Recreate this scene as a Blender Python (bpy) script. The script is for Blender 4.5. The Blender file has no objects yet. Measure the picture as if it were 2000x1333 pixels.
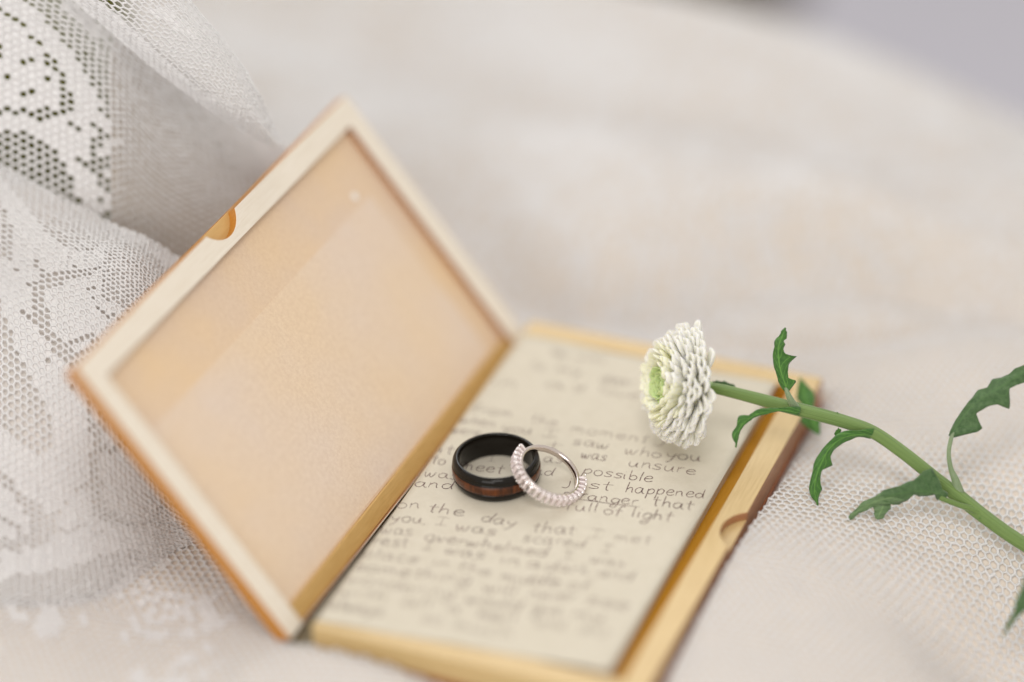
import bpy, bmesh, math, random
import numpy as np
from mathutils import Vector, Matrix
# 1 unit = 1 cm
sc = bpy.context.scene
sc.unit_settings.system = 'METRIC'; sc.unit_settings.scale_length = 0.01
random.seed(7); rng = np.random.default_rng(7)

# ---------------- camera ----------------
R_ = ((0.92801795, 0.37172683, -0.02453235), (0.18429223, -0.51532134, -0.83694701), (-0.32375771, 0.77218073, -0.54673382))
cam = bpy.data.cameras.new('camera'); camo = bpy.data.objects.new('camera', cam); sc.collection.objects.link(camo)
camo.matrix_world = Matrix(((R_[0][0], -R_[1][0], -R_[2][0], 26.8159), (R_[0][1], -R_[1][1], -R_[2][1], -51.0935), (R_[0][2], -R_[1][2], -R_[2][2], 46.3379), (0, 0, 0, 1)))
cam.sensor_width = 36; cam.lens = 108.1876; cam.clip_start = 1; cam.clip_end = 2000
cam.dof.use_dof = True; cam.dof.focus_distance = 77.4
cam.dof.aperture_fstop = 0.0195; cam.dof.aperture_blades = 0
sc.camera = camo
VIEW = Vector(R_[2]); CR = Vector(R_[0]); CU = -Vector(R_[1])
GS = np.array((0.92221994, 0.38666572)); GF = np.array((-0.38666572, 0.92221994)); GO = np.array((1.47267843, 7.98407249))

# ---------------- light ----------------
w = bpy.data.worlds.new('World'); sc.world = w; w.use_nodes = True
bgn = w.node_tree.nodes['Background']; bgn.inputs[0].default_value = (1.0, 0.957, 0.90, 1); bgn.inputs[1].default_value = 0.72
def area(name, loc, target, sx, sy, power, col):
    l = bpy.data.lights.new(name, 'AREA'); l.shape = 'RECTANGLE'; l.size = sx; l.size_y = sy; l.energy = power; l.color = col
    o = bpy.data.objects.new(name, l); sc.collection.objects.link(o); o.location = loc
    o.rotation_euler = (Vector(target) - Vector(loc)).to_track_quat('-Z', 'Y').to_euler(); return o
def gpt(s, t, z):
    p = GO + s * GS + t * GF; return (float(p[0]), float(p[1]), z)
area('window_light', gpt(-25, 95, 95), gpt(0, 2, 0), 90, 70, 64000, (0.92, 0.955, 1.0))
area('side_window_light', gpt(2, -48, 95), gpt(-4, 0, 2), 34, 30, 29000, (1.0, 0.965, 0.95))
area('front_fill_light', gpt(-45, -115, 55), gpt(-4, 0, 4), 70, 60, 42000, (1.0, 0.975, 0.955))  # low front fill, added to brighten the lace, flower and tray front
sc.cycles.diffuse_bounces = 8; sc.cycles.max_bounces = 14
sc.view_settings.view_transform = 'Standard'; sc.view_settings.look = 'None'; sc.view_settings.exposure = 0.06; sc.view_settings.gamma = 1

# ---------------- helpers ----------------
def col_link(o): sc.collection.objects.link(o); return o
def mesh_obj(name, verts, faces, mat=None, parent=None, smooth=False):
    me = bpy.data.meshes.new(name); me.from_pydata([tuple(v) for v in verts], [], faces); me.update()
    if mat:
        for m in (mat if isinstance(mat, (list, tuple)) else [mat]): me.materials.append(m)
    o = bpy.data.objects.new(name, me); col_link(o)
    if parent: o.parent = parent
    if smooth: me.polygons.foreach_set('use_smooth', [True] * len(me.polygons))
    return o
def fast_mesh(name, V, Q, mats, parent=None, smooth=True, midx=None):
    """V (n,3) array, Q (m,4) int array of quads"""
    me = bpy.data.meshes.new(name); n = len(V); m = len(Q)
    me.vertices.add(n); me.vertices.foreach_set('co', np.ascontiguousarray(V, dtype=np.float32).ravel())
    me.loops.add(m * 4); me.loops.foreach_set('vertex_index', np.ascontiguousarray(Q, dtype=np.int32).ravel())
    me.polygons.add(m); me.polygons.foreach_set('loop_start', np.arange(0, m * 4, 4, dtype=np.int32))
    try: me.polygons.foreach_set('loop_total', np.full(m, 4, dtype=np.int32))
    except Exception: pass
    me.update(calc_edges=True); me.validate()
    for mt in mats: me.materials.append(mt)
    if smooth: me.polygons.foreach_set('use_smooth', np.ones(len(me.polygons), dtype=bool))
    if midx is not None and len(me.polygons) == len(midx): me.polygons.foreach_set('material_index', midx.astype(np.int32))
    o = bpy.data.objects.new(name, me); col_link(o)
    if parent: o.parent = parent
    return o
def thing(name, label, cat, loc=(0, 0, 0)):
    o = bpy.data.objects.new(name, None); col_link(o); o.empty_display_size = .5; o.location = loc
    o['label'] = label; o['category'] = cat; return o
def child(o, parent):      # parent while staying where it was built
    o.parent = parent
    pl = Vector(parent.location) if parent.type == 'EMPTY' else Vector((0, 0, 0))
    o.location = Vector(o.location) - pl; return o
def bevel(o, w_, seg=2):
    b = o.modifiers.new('bevel', 'BEVEL'); b.width = w_; b.segments = seg; b.limit_method = 'ANGLE'; b.angle_limit = math.radians(40); b.harden_normals = False

def mat(name, color, rough=.6, spec=.5, **kw):
    m = bpy.data.materials.new(name); m.use_nodes = True; nt = m.node_tree; b = nt.nodes['Principled BSDF']
    b.inputs['Base Color'].default_value = (*color, 1); b.inputs['Roughness'].default_value = rough; b.inputs['Specular IOR Level'].default_value = spec
    for k, v in kw.items(): b.inputs[k.replace('_', ' ')].default_value = v
    return m, nt, b
def noise_col(nt, b, c1, c2, scale=(1, 1, 1), nscale=5, detail=6, rough=.6, lo=.3, hi=.7, coord='Object', bump=0, bdist=.02, dist=0):
    tc = nt.nodes.new('ShaderNodeTexCoord'); mp = nt.nodes.new('ShaderNodeMapping'); mp.inputs['Scale'].default_value = scale
    nz = nt.nodes.new('ShaderNodeTexNoise'); nz.inputs['Scale'].default_value = nscale; nz.inputs['Detail'].default_value = detail; nz.inputs['Roughness'].default_value = rough
    nz.inputs['Distortion'].default_value = dist
    cr = nt.nodes.new('ShaderNodeValToRGB'); cr.color_ramp.elements[0].color = (*c1, 1); cr.color_ramp.elements[1].color = (*c2, 1)
    cr.color_ramp.elements[0].position = lo; cr.color_ramp.elements[1].position = hi
    nt.links.new(tc.outputs[coord], mp.inputs[0]); nt.links.new(mp.outputs[0], nz.inputs['Vector']); nt.links.new(nz.outputs[0], cr.inputs[0]); nt.links.new(cr.outputs[0], b.inputs['Base Color'])
    if bump:
        bp = nt.nodes.new('ShaderNodeBump'); bp.inputs['Strength'].default_value = bump; bp.inputs['Distance'].default_value = bdist
        nt.links.new(nz.outputs[0], bp.inputs['Height']); nt.links.new(bp.outputs[0], b.inputs['Normal'])
    return nz, cr

# ---------------- materials ----------------
def wood(name, c1, c2, rough=.45, ax=(12, 1, 12), bump=.15, coat=0.0, ns=2.0):
    m, nt, b = mat(name, c1, rough); noise_col(nt, b, c1, c2, ax, ns, 8, .65, .3, .72, bump=bump, bdist=.01, dist=.4)
    if coat: b.inputs['Coat Weight'].default_value = coat; b.inputs['Coat Roughness'].default_value = .25
    return m
M_maple = wood('maple_rim', (.66, .49, .24), (.54, .375, .165), .4, ax=(9, .5, 9))
M_lidrim = wood('pale_maple_lid_rim', (.84, .775, .67), (.74, .655, .53), .4, ax=(9, .5, 9))
M_honey = wood('honey_floor', (.60, .31, .035), (.50, .24, .02), .4, bump=.05); M_honey.node_tree.nodes['Principled BSDF'].inputs['Specular IOR Level'].default_value = .2
M_crease_shade = wood('crease_shade_honey', (.62, .40, .15), (.50, .30, .09), .45)  # honey tone that carries the shade of the hinge crease
M_edge = wood('laser_cut_edge', (.46, .22, .10), (.27, .11, .045), .35, ax=(2, .6, 14), bump=.3, coat=.3)
M_amber = wood('amber_veneer', (.56, .24, .03), (.46, .17, .02), .4)
M_red = wood('red_brown_veneer', (.42, .14, .04), (.26, .07, .02), .35, ax=(2, 1, 14))
M_pocket = wood('notch_pocket', (.66, .43, .17), (.6, .37, .13), .45)
M_liner, nt, b = mat('satin_lid_liner', (.74, .50, .33), .42, .6)
noise_col(nt, b, (.77, .61, .445), (.68, .51, .355), (1, 1, 1), 9, 12, .85, .4, .6, bump=.5, bdist=.02)
b.inputs['Coat Weight'].default_value = .2; b.inputs['Coat Roughness'].default_value = .4
def two_scale(nt, b, ca, cb, big, fine):
    n1 = nt.nodes.new('ShaderNodeTexNoise'); n1.inputs['Scale'].default_value = big; n1.inputs['Detail'].default_value = 3
    tc = nt.nodes.new('ShaderNodeTexCoord'); nt.links.new(tc.outputs['Object'], n1.inputs['Vector'])
    mr = nt.nodes.new('ShaderNodeMapRange'); mr.inputs[1].default_value = .36; mr.inputs[2].default_value = .64; nt.links.new(n1.outputs[0], mr.inputs[0])
    src = b.inputs['Base Color'].links[0].from_socket; mc = nt.nodes.new('ShaderNodeMix'); mc.data_type = 'RGBA'; mc.blend_type = 'MULTIPLY'; mc.inputs[0].default_value = 1
    m2 = nt.nodes.new('ShaderNodeMix'); m2.data_type = 'RGBA'; nt.links.new(mr.outputs[0], m2.inputs[0]); m2.inputs[6].default_value = (*ca, 1); m2.inputs[7].default_value = (*cb, 1)
    nt.links.new(src, mc.inputs[6]); nt.links.new(m2.outputs[2], mc.inputs[7]); nt.links.new(mc.outputs[2], b.inputs['Base Color'])
two_scale(nt, b, (1.06, 1.0, .86), (.98, .97, 1.0), .28, 1)
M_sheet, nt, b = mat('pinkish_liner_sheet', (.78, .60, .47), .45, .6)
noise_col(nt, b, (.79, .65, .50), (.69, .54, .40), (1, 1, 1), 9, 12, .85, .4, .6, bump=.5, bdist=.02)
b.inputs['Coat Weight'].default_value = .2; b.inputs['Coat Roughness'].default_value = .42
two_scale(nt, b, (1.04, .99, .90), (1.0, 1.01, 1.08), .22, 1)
M_spine, nt, b = mat('spine_cloth', (.22, .18, .11), .9)
M_paper, nt, b = mat('paper', (.77, .70, .57), .85, .2)
noise_col(nt, b, (.63, .58, .48), (.58, .53, .43), (1, 1, 1), 3, 8, .7, .3, .7, bump=.25, bdist=.03)
M_ink, nt, b = mat('ink', (.13, .075, .07), .6, .2); noise_col(nt, b, (.08, .045, .045), (.24, .16, .14), (1, 1, 1), 2.2)
M_black, nt, b = mat('black_ceramic', (.008, .006, .004), .09, .25)
b.inputs['Coat Weight'].default_value = .0; b.inputs['Coat Roughness'].default_value = .04
# wood inlay: fine bands round the ring, from angle in object space
M_inlay, nt, b = mat('koa_inlay', (.25, .08, .02), .3, .25)
tc = nt.nodes.new('ShaderNodeTexCoord'); gr = nt.nodes.new('ShaderNodeTexGradient'); gr.gradient_type = 'RADIAL'
cx = nt.nodes.new('ShaderNodeCombineXYZ'); mu = nt.nodes.new('ShaderNodeMath'); mu.operation = 'MULTIPLY'; mu.inputs[1].default_value = 60
sx = nt.nodes.new('ShaderNodeSeparateXYZ'); nt.links.new(tc.outputs['Object'], sx.inputs[0]); nt.links.new(sx.outputs[2], cx.inputs[1])
nt.links.new(tc.outputs['Object'], gr.inputs[0]); nt.links.new(gr.outputs['Fac'], mu.inputs[0]); nt.links.new(mu.outputs[0], cx.inputs[0])
nz = nt.nodes.new('ShaderNodeTexNoise'); nz.inputs['Scale'].default_value = 1.0; nz.inputs['Detail'].default_value = 7; nz.inputs['Roughness'].default_value = .75
nt.links.new(cx.outputs[0], nz.inputs['Vector']); cr = nt.nodes.new('ShaderNodeValToRGB')
cr.color_ramp.elements[0].position = .36; cr.color_ramp.elements[0].color = (.018, .006, .002, 1); cr.color_ramp.elements[1].position = .66; cr.color_ramp.elements[1].color = (.17, .045, .009, 1)
nt.links.new(nz.outputs[0], cr.inputs[0]); nt.links.new(cr.outputs[0], b.inputs['Base Color']); b.inputs['Coat Weight'].default_value = .2; b.inputs['Coat Roughness'].default_value = .08
M_silver, nt, b = mat('white_gold', (.70, .62, .58), .14, .5, Metallic=1.0)
M_prong, nt, b = mat('bright_prong', (.96, .93, .92), .12, .5, Metallic=1.0)
M_stone, nt, b = mat('pink_white_stone', (.985, .88, .87), .04, .8)
b.inputs['IOR'].default_value = 1.75; b.inputs['Transmission Weight'].default_value = .22
M_petal = []
for i, (c, tr) in enumerate([((.985, .98, .93), .3), ((.97, .97, .80), .3), ((.70, .82, .42), .2), ((.96, .95, .72), .2)]):
    m, nt, b = mat('petal_%s' % ('white', 'cream', 'green', 'core')[i], c, .5, .3)
    b.inputs['Subsurface Weight'].default_value = tr; b.inputs['Subsurface Weight'].default_value = .5; b.inputs['Subsurface Radius'].default_value = (1.0, .95, .6); b.inputs['Subsurface Scale'].default_value = .03
    tn = nt.nodes.new('ShaderNodeBsdfTranslucent'); tn.inputs[0].default_value = (*c, 1); mx = nt.nodes.new('ShaderNodeMixShader'); mx.inputs[0].default_value = .25
    nt.links.new(b.outputs[0], mx.inputs[1]); nt.links.new(tn.outputs[0], mx.inputs[2]); nt.links.new(mx.outputs[0], nt.nodes['Material Output'].inputs[0])
    M_petal.append(m)
M_stem, nt, b = mat('stem_green', (.16, .26, .06), .5, .4)
noise_col(nt, b, (.22, .33, .09), (.08, .15, .03), (9, .35, 1), 2.2, 8, .7, .3, .7, coord='UV', bump=.5, bdist=.03)
b.inputs['Sheen Weight'].default_value = .35; b.inputs['Sheen Roughness'].default_value = .4
M_stemtip, nt, b = mat('pale_stem', (.35, .48, .22), .6, .3)
def leafmat(name, c1, c2):
    m, nt, b = mat(name, c1, .5, .4); noise_col(nt, b, c1, c2, (1, 1, 1), 9, 6, .7, .35, .65, bump=.4, bdist=.03)
    b.inputs['Sheen Weight'].default_value = .25
    # midrib and side veins, paler than the blade, from the leaf's own UV
    uvn = nt.nodes.new('ShaderNodeTexCoord'); sp = nt.nodes.new('ShaderNodeSeparateXYZ'); nt.links.new(uvn.outputs['UV'], sp.inputs[0])
    def mth(op, a, b_=None, c=None):
        n_ = nt.nodes.new('ShaderNodeMath'); n_.operation = op
        for i, x in enumerate((a, b_, c)):
            if x is None: continue
            if isinstance(x, (int, float)): n_.inputs[i].default_value = x
            else: nt.links.new(x, n_.inputs[i])
        return n_.outputs[0]
    dx = mth('ABSOLUTE', mth('SUBTRACT', sp.outputs[0], .5)); rib = mth('LESS_THAN', dx, .035)
    ph = mth('SUBTRACT', mth('MULTIPLY', sp.outputs[1], 9), mth('MULTIPLY', dx, 3.2)); side = mth('LESS_THAN', mth('ABSOLUTE', mth('SUBTRACT', mth('FRACT', ph), .5)), .05)
    vein = mth('MULTIPLY', mth('MAXIMUM', rib, side), .7); mc = nt.nodes.new('ShaderNodeMix'); mc.data_type = 'RGBA'
    nt.links.new(vein, mc.inputs[0]); nt.links.new(b.inputs['Base Color'].links[0].from_socket, mc.inputs[6]); mc.inputs[7].default_value = (c1[0] * 2.2, c1[1] * 1.9, c1[2] * 2.0, 1); nt.links.new(mc.outputs[2], b.inputs['Base Color'])
    tn = nt.nodes.new('ShaderNodeBsdfTranslucent'); tn.inputs[0].default_value = (c1[0] * 1.2, c1[1] * 1.5, c1[2] * .8, 1); mx = nt.nodes.new('ShaderNodeMixShader'); mx.inputs[0].default_value = .25
    nt.links.new(b.outputs[0], mx.inputs[1]); nt.links.new(tn.outputs[0], mx.inputs[2]); nt.links.new(mx.outputs[0], nt.nodes['Material Output'].inputs[0])
    return m
M_leaf = leafmat('leaf_green', (.09, .24, .04), (.045, .14, .025))
M_leafdark = leafmat('leaf_dark_green', (.05, .12, .035), (.13, .23, .09))
M_leafpale = leafmat('leaf_pale_green', (.24, .33, .17), (.32, .40, .25))
M_leafpale2 = leafmat('leaf_underside', (.13, .23, .09), (.18, .28, .13))
def clothmat(name, c, trans=.35, ns=40, rough=.9):
    m, nt, b = mat(name, c, rough, .15); noise_col(nt, b, c, tuple(x * .93 for x in c), (1, 1, 1), ns, 4, .7, .3, .7, bump=.3, bdist=.02)
    b.inputs['Sheen Weight'].default_value = .2
    tn = nt.nodes.new('ShaderNodeBsdfTranslucent'); tn.inputs[0].default_value = (*c, 1); mx = nt.nodes.new('ShaderNodeMixShader'); mx.inputs[0].default_value = trans
    nt.links.new(b.outputs[0], mx.inputs[1]); nt.links.new(tn.outputs[0], mx.inputs[2]); nt.links.new(mx.outputs[0], nt.nodes['Material Output'].inputs[0])
    return m
M_lace = clothmat('lace_thread', (.94, .93, .925))
M_lining = clothmat('cloth_lining', (.85, .765, .665), .1, 8)
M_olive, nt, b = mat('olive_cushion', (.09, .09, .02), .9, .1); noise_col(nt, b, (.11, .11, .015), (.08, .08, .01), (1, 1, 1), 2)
M_floor, nt, b = mat('floor_grey_lavender', (.55, .54, .60), .7, .3); noise_col(nt, b, (.62, .61, .68), (.58, .57, .64), (1, 1, 1), .02)
M_dark, nt, b = mat('dark_brown_fabric', (.16, .13, .10), .9, .1)

# ---------------- setting ----------------
fl = mesh_obj('floor', [(-1500, -1500, -75), (1500, -1500, -75), (1500, 1500, -75), (-1500, 1500, -75)], [(0, 1, 2, 3)], M_floor); fl['kind'] = 'structure'

# ---------------- tablecloth: height field in its own ground frame ----------------
W_, L_ = 8.31, 14.2
CP = np.array([(8.676, 10.924, 0.500), (8.794, 5.954, 0.800), (8.966, 2.749, 0.880), (8.732, 9.448, 0.550), (10.947, 9.686, 0.300), (12.409, 9.266, -0.150), (14.906, 9.934, -1.100),
  (13.769, 11.648, -0.350), (15.711, 14.660, -0.300), (8.891, 14.797, 0.300), (10.425, 16.276, 0.700), (12.684, 18.360, 0.900), (8.459, 18.245, 0.050), (9.841, 4.732, 0.720), (9.222, 3.497, 0.850), (8.923, 1.048, 0.900), (11.296, 4.171, 0.450), (13.353, 8.254, -0.450),
  (13.324, 5.083, -0.300), (14.475, 6.762, -1.900), (15.924, 8.737, -2.200), (11.003, 1.147, 0.400), (-5.279, -3.178, 0.500), (-0.865, -1.255, 0.420), (2.000, -0.569, 0.420), (4.696, -0.537, -0.100), (-4.097, -0.331, 0.000), (-2.211, 0.888, 0.000),
  (-7.570, -1.607, 0.400), (-9.758, -2.676, 0.600), (-3.785, 3.257, 0.100), (-2.502, -3.445, -0.200), (-11.078, 27.365, 0.700), (-4.094, 23.055, 0.600), (1.958, 19.734, -0.350), (-0.780, 18.675, -0.300), (1.438, 21.202, 0.600), (5.985, 21.476, 0.500),
  (8.743, 28.124, 0.300), (-1.301, 28.960, 0.700), (3.503, 32.339, 0.200), (-17.052, 28.462, 1.000), (-23.214, 25.916, 1.200), (10.338, 22.065, 0.200), (-3.792, 16.387, -0.100), (0.754, 16.694, 0.000), (5.169, 16.987, 0.100), (6.090, 26.262, 0.800)])
cs = (CP[:, :2] - GO) @ GS; ct = (CP[:, :2] - GO) @ GF
def tps(r2): return np.where(r2 > 1e-9, r2 * np.log(r2 + 1e-12), 0)
nC = len(CP); K = tps((cs[:, None] - cs) ** 2 + (ct[:, None] - ct) ** 2) + np.eye(nC) * 2.0
Pm = np.stack([np.ones(nC), cs, ct], 1); A = np.block([[K, Pm], [Pm.T, np.zeros((3, 3))]])
wt = np.linalg.solve(A, np.concatenate([CP[:, 2], np.zeros(3)]))
E1 = np.array((-2.367, 35.544, 0.000)); E2 = np.array((8.773, 34.390, 0.000)); ed = (E2 - E1)[:2]; ed /= np.linalg.norm(ed); en = np.array((-ed[1], ed[0]))
if en @ GF < 0: en = -en
def sstep(x): x = np.clip(x, 0, 1); return x * x * (3 - 2 * x)
def ground_z(s, t):
    sh = s.shape; s_ = s.ravel(); t_ = t.ravel(); z = wt[nC] + wt[nC + 1] * s_ + wt[nC + 2] * t_
    for i in range(nC): z = z + wt[i] * tps((s_ - cs[i]) ** 2 + (t_ - ct[i]) ** 2)
    x = GO[0] + s_ * GS[0] + t_ * GF[0]; y = GO[1] + s_ * GS[1] + t_ * GF[1]
    dx = np.maximum(np.maximum(-.6 - x, x - W_), 0); dy = np.maximum(np.maximum(0 - y, y - L_), 0); d = np.sqrt(dx * dx + dy * dy)
    z = np.clip(z, -3, 1.4)
    z += sstep((t_ - 4) / 5) * (.85 * np.sin(t_ * .50 + .12 * s_ + .7 * np.sin(s_ * .21)) + .16 * np.sin(.5 * s_ - .35 * t_))
    z += .10 * np.sin(s_ * .55 + .3 * t_ + .6 * np.sin(t_ * .4)) + .07 * np.sin(t_ * .8 - .4 * s_ + 1.1)
    for (pa, pb, dep, wd, off) in (((-2.031, 17.865, 0.000), (10.648, 20.929, 0.000), .85, .75, 1.9), ((4.317, 16.434, 0.000), (13.063, 19.971, 0.000), .45, .5, 1.2), ((-7.022, 26.036, 0.000), (7.424, 27.236, 0.000), .8, 1.2, 2.8)):
        a_ = np.array(pa[:2]); b_ = np.array(pb[:2]); tl = (b_ - a_); ll_ = np.linalg.norm(tl); tl = tl / ll_; nl_ = np.array((-tl[1], tl[0])); al = (x - a_[0]) * tl[0] + (y - a_[1]) * tl[1]; dd = (x - a_[0]) * nl_[0] + (y - a_[1]) * nl_[1] + .35 * np.sin(al * .6)
        mk = sstep((al + 1.5) / 3) * sstep((ll_ + 3 - al) / 3); z = z + mk * (-dep * np.exp(-(dd / wd) ** 2) + .6 * dep * np.exp(-((dd - off) / (wd * 1.5)) ** 2))
    m = sstep((d + .0) / .26); zb = -.055
    z = zb + (z - zb) * m
    e = (x - E1[0]) * en[0] + (y - E1[1]) * en[1]
    e = np.maximum(e + 2.6, 0); z = z - .25 * e * e
    return z.reshape(sh)
def ground(s, t):
    s, t = np.broadcast_arrays(s, t); s = s.astype(float); t = t.astype(float)
    return np.stack([GO[0] + s * GS[0] + t * GF[0], GO[1] + s * GS[1] + t * GF[1], ground_z(s, t)], -1)
def grid_normals(G):
    du = np.gradient(G, axis=0); dv = np.gradient(G, axis=1); n = np.cross(du, dv); n /= np.linalg.norm(n, axis=-1, keepdims=True) + 1e-9; return n
def tubes(P0, P1, N, r, flat=.6):
    T = P1 - P0; ln = np.linalg.norm(T, axis=1, keepdims=True); T = T / (ln + 1e-9); P0 = P0 - T * r * .6; P1 = P1 + T * r * .6
    B = np.cross(T, N); B /= np.linalg.norm(B, axis=1, keepdims=True) + 1e-9; N2 = np.cross(B, T)
    offs = [B * r, N2 * r * flat, -B * r, -N2 * r * flat]
    V = np.stack([P0 + o for o in offs] + [P1 + o for o in offs], 1)
    n = len(P0); base = (np.arange(n) * 8)[:, None]
    Q = np.concatenate([base + np.array([k, (k + 1) % 4, 4 + (k + 1) % 4, 4 + k]) for k in range(4)], 0)
    return V.reshape(-1, 3), Q
def make_net(name, G, parent, r=.035, zig=.2, fill=None, keep=None, jitter=.009):
    """G: (ni,nj,3) grid of lattice points (wales i, courses j). Real threads along every wale, ties between them, closed cells where fill is true."""
    ni, nj = G.shape[:2]; N = grid_normals(G); I, J = np.meshgrid(np.arange(ni), np.arange(nj), indexing='ij')
    du = np.gradient(G, axis=0); sgn = np.where((I + J) % 2 == 0, 1., -1.)
    P = G + du * (sgn * zig)[..., None] + rng.normal(0, jitter, G.shape)
    K = np.ones((ni, nj), bool) if keep is None else keep
    k1 = K[:, :-1] & K[:, 1:]; A0 = P[:, :-1][k1]; A1 = P[:, 1:][k1]; AN = N[:, :-1][k1]
    k2 = K[:-1] & K[1:] & ((I + J)[:-1] % 2 == 0); B0 = P[:-1][k2]; B1 = P[1:][k2]; BN = N[:-1][k2]
    rr = r * (1 + .15 * rng.normal(size=(len(A0) + len(B0), 1)))
    V, Q = tubes(np.concatenate([A0, B0]), np.concatenate([A1, B1]), np.concatenate([AN, BN]), np.clip(rr, r * .6, r * 1.5))
    if fill is not None:
        cell = fill & ((I + J) % 2 == 0); cm = np.zeros((ni, nj), bool)
        cm |= cell; cm[:, 1:] |= cell[:, :-1]
        cm = cm[:-1, :-1] & K[:-1, :-1] & K[1:, 1:]
        idx = (I * nj + J); q = np.stack([idx[:-1, :-1][cm], idx[1:, :-1][cm], idx[1:, 1:][cm], idx[:-1, 1:][cm]], 1)
        V2 = P.reshape(-1, 3) + N.reshape(-1, 3) * .004; used = np.unique(q); remap = np.zeros(ni * nj, int); remap[used] = np.arange(len(used))
        if len(q): Q = np.concatenate([Q, remap[q] + len(V)]); V = np.concatenate([V, V2[used]])
    o = fast_mesh(name, V, Q, [M_lace]); o['kind'] = 'stuff'; child(o, parent); return o
def grid_sheet(name, G, m, parent):
    ni, nj = G.shape[:2]; idx = np.arange(ni * nj).reshape(ni, nj)
    Q = np.stack([idx[:-1, :-1], idx[1:, :-1], idx[1:, 1:], idx[:-1, 1:]], -1).reshape(-1, 4)
    return child(fast_mesh(name, G.reshape(-1, 3), Q, [m]), parent)
def floral_dense(a, b):
    f = np.sin(.95 * a + 1.4 * np.sin(.75 * b + .5)) + np.sin(1.15 * b + 1.3 * np.sin(.8 * a))
    f2 = np.sin(2.3 * a + 1.0 * np.sin(1.9 * b)) * np.sin(2.1 * b + .8 * np.sin(1.7 * a + 1))
    return ~((np.abs(f - .35) < .20) | (f < -1.0) | ((np.abs(f2 - .35) < .13) & (f > -.3)))
def floral(a, b):
    f = np.sin(.95 * a + 1.4 * np.sin(.75 * b + .5)) + np.sin(1.15 * b + 1.3 * np.sin(.8 * a))
    f2 = np.sin(2.3 * a + 1.0 * np.sin(1.9 * b)) * np.sin(2.1 * b + .8 * np.sin(1.7 * a + 1))
    out = (f > .55) | (f2 > .62) & (f > -.6)
    ring = np.abs(f - 1.25) < .16
    return out & ~ring
cloth = thing('lace_tablecloth', 'cream white honeycomb lace tablecloth spread beneath the open wooden box', 'tablecloth', (0, 0, 0))
t = np.arange(-12, 32, .20); s = np.arange(-17.5, 20, .108)
Tg, Sg = np.meshgrid(t, s, indexing='ij')
# the weave runs a little askew to the table
G = ground(Sg + .10 * Tg + .06 * np.sin(Tg * .7), Tg - .12 * Sg + .10 * np.sin(Sg * .5))
far = sstep((Tg - .12 * Sg - 5) / 3) + sstep((-4.5 - Sg) / 1.0) * sstep((-3 - Tg) / 2)
fillm = (floral(Sg * 1.5, Tg * 1.5) & (far > .5) & (Tg < 0) & (rng.random(Tg.shape) < .75)) | ((rng.random(Tg.shape) < (.45 + .55 * floral(Sg * .75 + 1, Tg * .75)) * sstep((Tg - .25 * Sg + 1.2 * np.sin(Sg * .5) - 3) / 10)))
make_net('lace_net', G, cloth, .038, .20, fillm)
s2 = np.linspace(-20, 24, 180); t2 = np.linspace(-14, 36, 200); S2, T2 = np.meshgrid(s2, t2, indexing='ij'); G2 = ground(S2, T2); G2[..., 2] -= .06
grid_sheet('cloth_lining', G2, M_lining, cloth)

# ---------------- draped lace at the left: bicubic patches through control points ----------------
def patch(ctrl, na, nb):
    C = np.array(ctrl, float); nr, nc = C.shape[:2]
    def cr1(C, n, axis):
        C = np.moveaxis(C, axis, 0); k = C.shape[0]; Cx = np.concatenate([2 * C[:1] - C[1:2], C, 2 * C[-1:] - C[-2:-1]])
        u = np.linspace(0, k - 1, n); i = np.minimum(u.astype(int), k - 2); f = (u - i).reshape(-1, *([1] * (C.ndim - 1)))
        p0, p1, p2, p3 = Cx[i], Cx[i + 1], Cx[i + 2], Cx[i + 3]
        r = .5 * (2 * p1 + (p2 - p0) * f + (2 * p0 - 5 * p1 + 4 * p2 - p3) * f * f + (3 * p1 - p0 - 3 * p2 + p3) * f ** 3)
        return np.moveaxis(r, 0, axis)
    return cr1(cr1(C, na, 0), nb, 1)
def wrinkle(G, amp, fu, fv, ph=0):
    N = grid_normals(G); ni, nj = G.shape[:2]; U, V = np.meshgrid(np.linspace(0, 1, ni), np.linspace(0, 1, nj), indexing='ij')
    return G + N * (amp * (np.sin(fu * U * 6.28 + 2 * np.sin(fv * V * 3.1 + ph)) + .5 * np.sin(fv * V * 6.28 + 3 * U + ph)))[..., None]
drape = thing('lace_drape', 'white floral lace hung in folds behind and left of the open lid', 'lace cloth', (0, 0, 0))
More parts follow.
